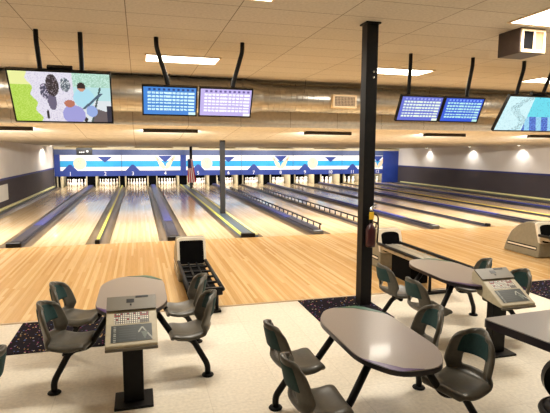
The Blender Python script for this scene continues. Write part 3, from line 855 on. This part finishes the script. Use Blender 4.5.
for cx, w, lab, bg, cell, hdr, dim, p0, p1 in mono:
    screen('score_monitor', lab, 'monitor', cx, w, 2.93, 2.525, -3.75, .20, scorefn(bg, cell, hdr, dim), [(p0, 0, p1)], 66, 40, 'overhead score monitors', est1)

# ------------------------------------------------------------------ ducting
t = thing('air_duct', 'long galvanised round air duct running under the ceiling above the foul line', 'duct', (0, 0, 3.21))
def ribs(x0, x1, r, step=.17):
    prof = [(r, x0)]; x = x0+step
    while x < x1-.05:
        prof += [(r, x-.012), (r+.009, x-.006), (r+.009, x+.006), (r, x+.012)]; x += step
    prof.append((r, x1)); return prof
bm = bmesh.new(); lathe(bm, ribs(XL+.02, 4.80, .385, .15), 40, 'X', (0, -.02, .0)); obj('wide_pipe', bm, M['duct'], t, sharp=50)
bm = bmesh.new(); lathe(bm, [(.385, 4.80), (.395, 4.81), (.395, 4.83), (.305, 5.22), (.30, 5.25)], 40, 'X', (0, -.02, 0)); obj('reducer', bm, M['duct'], t, sharp=40)
bm = bmesh.new(); lathe(bm, ribs(5.25, XR-.02, .295, .13), 40, 'X', (0, -.02, -.005)); obj('narrow_pipe', bm, M['duct'], t, sharp=50)
g = obj('vent_grille', B(6.86, 7.46, -.40, -.2, -.205, .095, .01), M['cream_trim'], t)
bm = bmesh.new(); box(bm, 6.91, 7.41, -.406, -.40, -.16, .05); 
obj('louvre', bm, M['fixture'], g)
bm = bmesh.new()
for q in range(14): box(bm, 6.925+q*.036, 6.937+q*.036, -.414, -.406, -.155, .045)
for q in range(6): box(bm, 6.915, 7.405, -.412, -.406, -.14+q*.034, -.132+q*.034)
obj('louvre_slats', bm, M['trim'], g)
for xx in (.2, 3.2, 6.2, 9.4, 12.4, 15.4):
    bm = bmesh.new(); rr = .40 if xx < 4.8 else .31
    tube(bm, [(xx, .36, .39), (xx, rr*.9, .1)], .006, 6); tube(bm, [(xx, -.4, .39), (xx, -rr*.9-.02, .1)], .006, 6)
    obj('hanger_rod', bm, M['greymetal'], t)
# box vent hanging from the ceiling
t = thing('box_vent', 'brown boxed ceiling vent with a cream framed grille', 'vent', (7.475, -5.62, HC))
obj('case', B(-.195, .195, 0, .40, -.315, 0, .006), M['brownbox'], t)
bm = bmesh.new()
for q in ((-.185, .185, -.305, -.27), (-.185, .185, -.045, -.015), (-.185, -.155, -.27, -.045), (.155, .185, -.27, -.045), (.0, .025, -.27, -.045)): box(bm, q[0], q[1], -.02, 0, q[2], q[3])
fr_ = obj('grille_frame', bm, M['cream_trim'], t)
obj('grille', B(.025, .155, -.008, -.001, -.27, -.045), M['tangrille'], fr_); obj('opening', B(-.155, .0, -.006, -.001, -.27, -.045), M['blackmatte'], fr_)

# ------------------------------------------------------------------ lamps
def area(name, parent, loc, rot, sx, sy, power, col=(1, .88, .70), spread=PI):
    l = bpy.data.lights.new(name, 'AREA'); l.shape = 'RECTANGLE'; l.size = sx; l.size_y = sy; l.energy = power; l.color = col; l.spread = spread
    o = bpy.data.objects.new(name, l); COL.objects.link(o); o.location = loc; o.rotation_euler = rot; o.parent = parent; return o
WARM = (1, .92, .79)
lamps = [(3.32, -2.10, 'lit ceiling panel above the blue and lilac score screens'), (7.57, -2.05, 'lit ceiling panel beside the black column top, above the violet score screen'),
         (11.5, -1.95, 'lit ceiling panel behind the pale blue television'), (7.58, -6.10, 'lit ceiling panel right by the brown box vent'),
         (-.9, -2.10, None), (15.6, -2.05, None), (3.32, -6.10, None), (11.8, -6.10, None)]
for x, y, lab in lamps:
    t = thing('ceiling_light', lab or 'lit ceiling panel out of the picture', 'light', (x, y, HC), 0, 'lit ceiling panels' if lab else 'lit ceiling panels out of the picture')
    bm = bmesh.new()
    for q in ((-.64, .64, -.335, -.305), (-.64, .64, .305, .335), (-.64, -.61, -.305, .305), (.61, .64, -.305, .305)): box(bm, *q, -.014, -.001)
    obj('frame', bm, M['cream_trim'], t)
    obj('diffuser', B(-.61, .61, -.305, .305, -.01, -.001), M['diff'], t)
    area('lamp', t, (0, 0, -.02), (0, 0, 0), 1.2, .6, 90, WARM)
bars = [(-.36, 'dark lamp housing over lane 1 under the large television'), (3.30, 'dark lamp housing under the blue score screen'), (7.33, 'dark lamp housing beside the black column below the duct grille'),
        (10.84, 'dark lamp housing below the pair of blue score screens'), (14.35, 'dark lamp housing below the pale blue television')]
YB = 1.0
for x, lab in bars:
    t = thing('ceiling_lane_lamp', lab, 'light', (x, YB, cz(YB)), 0, 'lamp housings over the lanes')
    obj('housing', B(-.64, .64, -.02, .005, -.085, 0, .006), M['fixture'], t)
    obj('back', B(-.64, .64, .005, .12, -.03, -.012, .004), M['fixture'], t)
    for e_ in (-.64, .625): obj('end_cap', B(e_, e_+.015, -.02, .13, -.085, -.012, .002), M['fixture'], t)
    bm = bmesh.new(); tube(bm, [(-.6, .05, -.05), (.6, .05, -.05)], .016, 10); obj('tube', bm, M['bulb'], t, True)
    area('lamp', t, (0, .06, -.06), (math.radians(38), 0, 0), 1.2, .06, 260, (1, .95, .88))
# recessed wall and pin lamps
for x, y, lab in ((XR-.24, 13.93, 'recessed lamp washing the far wall, closest to the masking'), (XR-.24, 10.13, 'recessed lamp washing the far wall, second from the masking'), (XR-.24, 6.84, 'recessed lamp washing the far wall, third from the masking'),
                  (XL+.40, 14.5, 'recessed lamp washing the wall beside lane one, near the masking')):
    t = thing('wall_washer', lab, 'light', (x, y, cz(y)), 0, 'recessed wall lamps')
    bm = bmesh.new(); lathe(bm, [(.07, -.014), (.09, -.012), (.09, -.002), (.07, -.001)], 20); obj('ring', bm, M['cream_trim'], t)
    bm = bmesh.new(); lathe(bm, [(.06, -.018), (.06, -.010)], 18); obj('bulb', bm, M['bulb'], t)
    l = bpy.data.lights.new('lamp', 'SPOT'); l.energy = 170 if x < 5 else 70; l.color = (1, .95, .88); l.spot_size = math.radians(165 if x < 5 else 125); l.spot_blend = .5; l.shadow_soft_size = .1
    lo = bpy.data.objects.new('lamp', l); COL.objects.link(lo); lo.parent = t; lo.location = (0, 0, -.03)
    lo.rotation_euler = (0, 0, 0)
for i in range(6):
    x = (DIVX[2*i]+DIVX[2*i+2])/2
    t = thing('ceiling_strip_lamp', 'ceiling strip lamp lighting the masking of lanes %s and %s' % (NW[2*i+1], NW[2*i+2]), 'light', (x, 15.6, cz(15.6)), 0, 'strip lamps before the masking')
    obj('tray', B(-1.0, 1.0, -.06, .06, -.03, -.001, .005), M['kick'], t)
    obj('lip', B(-1.0, 1.0, -.06, -.045, -.075, -.03, .003), M['kick'], t)
    bm = bmesh.new(); tube(bm, [(-.95, .03, -.045), (.95, .03, -.045)], .014, 8); obj('tube', bm, M['bulb'], t, True)
    area('lamp', t, (0, .03, -.07), (math.radians(42), 0, 0), 1.9, .08, 66, (1, .96, .90))
    # the lamp tucked behind the masking, over the pins
    t = thing('pin_deck_lamp_hanging', 'strip lamp behind the masking lighting the pins of lanes %s and %s' % (NW[2*i+1], NW[2*i+2]), 'light', (x, 17.66, .86), 0, 'strip lamps over the pins')
    obj('tray', B(-1.1, 1.1, -.05, .05, .02, .04, .004), M['kick'], t)
    bm = bmesh.new(); tube(bm, [(-1.05, 0, .005), (1.05, 0, .005)], .014, 8); obj('tube', bm, M['bulb'], t, True)
    area('lamp', t, (0, 0, -.015), (math.radians(35), 0, 0), 2.3, .08, 48, (1, .96, .9))

# world: faint warm ambient
w = bpy.data.worlds.new('world'); SC.world = w; w.use_nodes = True
w.node_tree.nodes['Background'].inputs[0].default_value = (1, .85, .68, 1); w.node_tree.nodes['Background'].inputs[1].default_value = .15

# ------------------------------------------------------------------ camera (solved from the lane geometry)
f, yaw, pitch, roll = 486.53, .272488, .114652, .004617
cy, sy, cp, sp = math.cos(yaw), math.sin(yaw), math.cos(pitch), math.sin(pitch)
F = Vector((sy*cp, cy*cp, -sp)); Rv = Vector((cy, -sy, 0)); U = Rv.cross(F)
c, s = math.cos(roll), math.sin(roll)
R2 = c*Rv+s*U; U2 = -s*Rv+c*U
cam = bpy.data.cameras.new('camera'); co = bpy.data.objects.new('camera', cam); COL.objects.link(co)
mat = Matrix((R2, U2, -F)).transposed().to_4x4(); mat.translation = Vector((2.5405, -10.9696, 2.0225)); co.matrix_world = mat
cam.sensor_fit = 'HORIZONTAL'; cam.sensor_width = 36; cam.lens = f*36/550; cam.clip_start = .05; cam.clip_end = 100
SC.camera = co

vs = SC.view_settings
vs.view_transform = 'Standard'; vs.look = 'None'; vs.gamma = 1; vs.use_curve_mapping = False; vs.exposure = 0.0
SC.cycles.max_bounces = 8; SC.cycles.diffuse_bounces = 5; SC.cycles.glossy_bounces = 4
SC.cycles.sample_clamp_indirect = 6
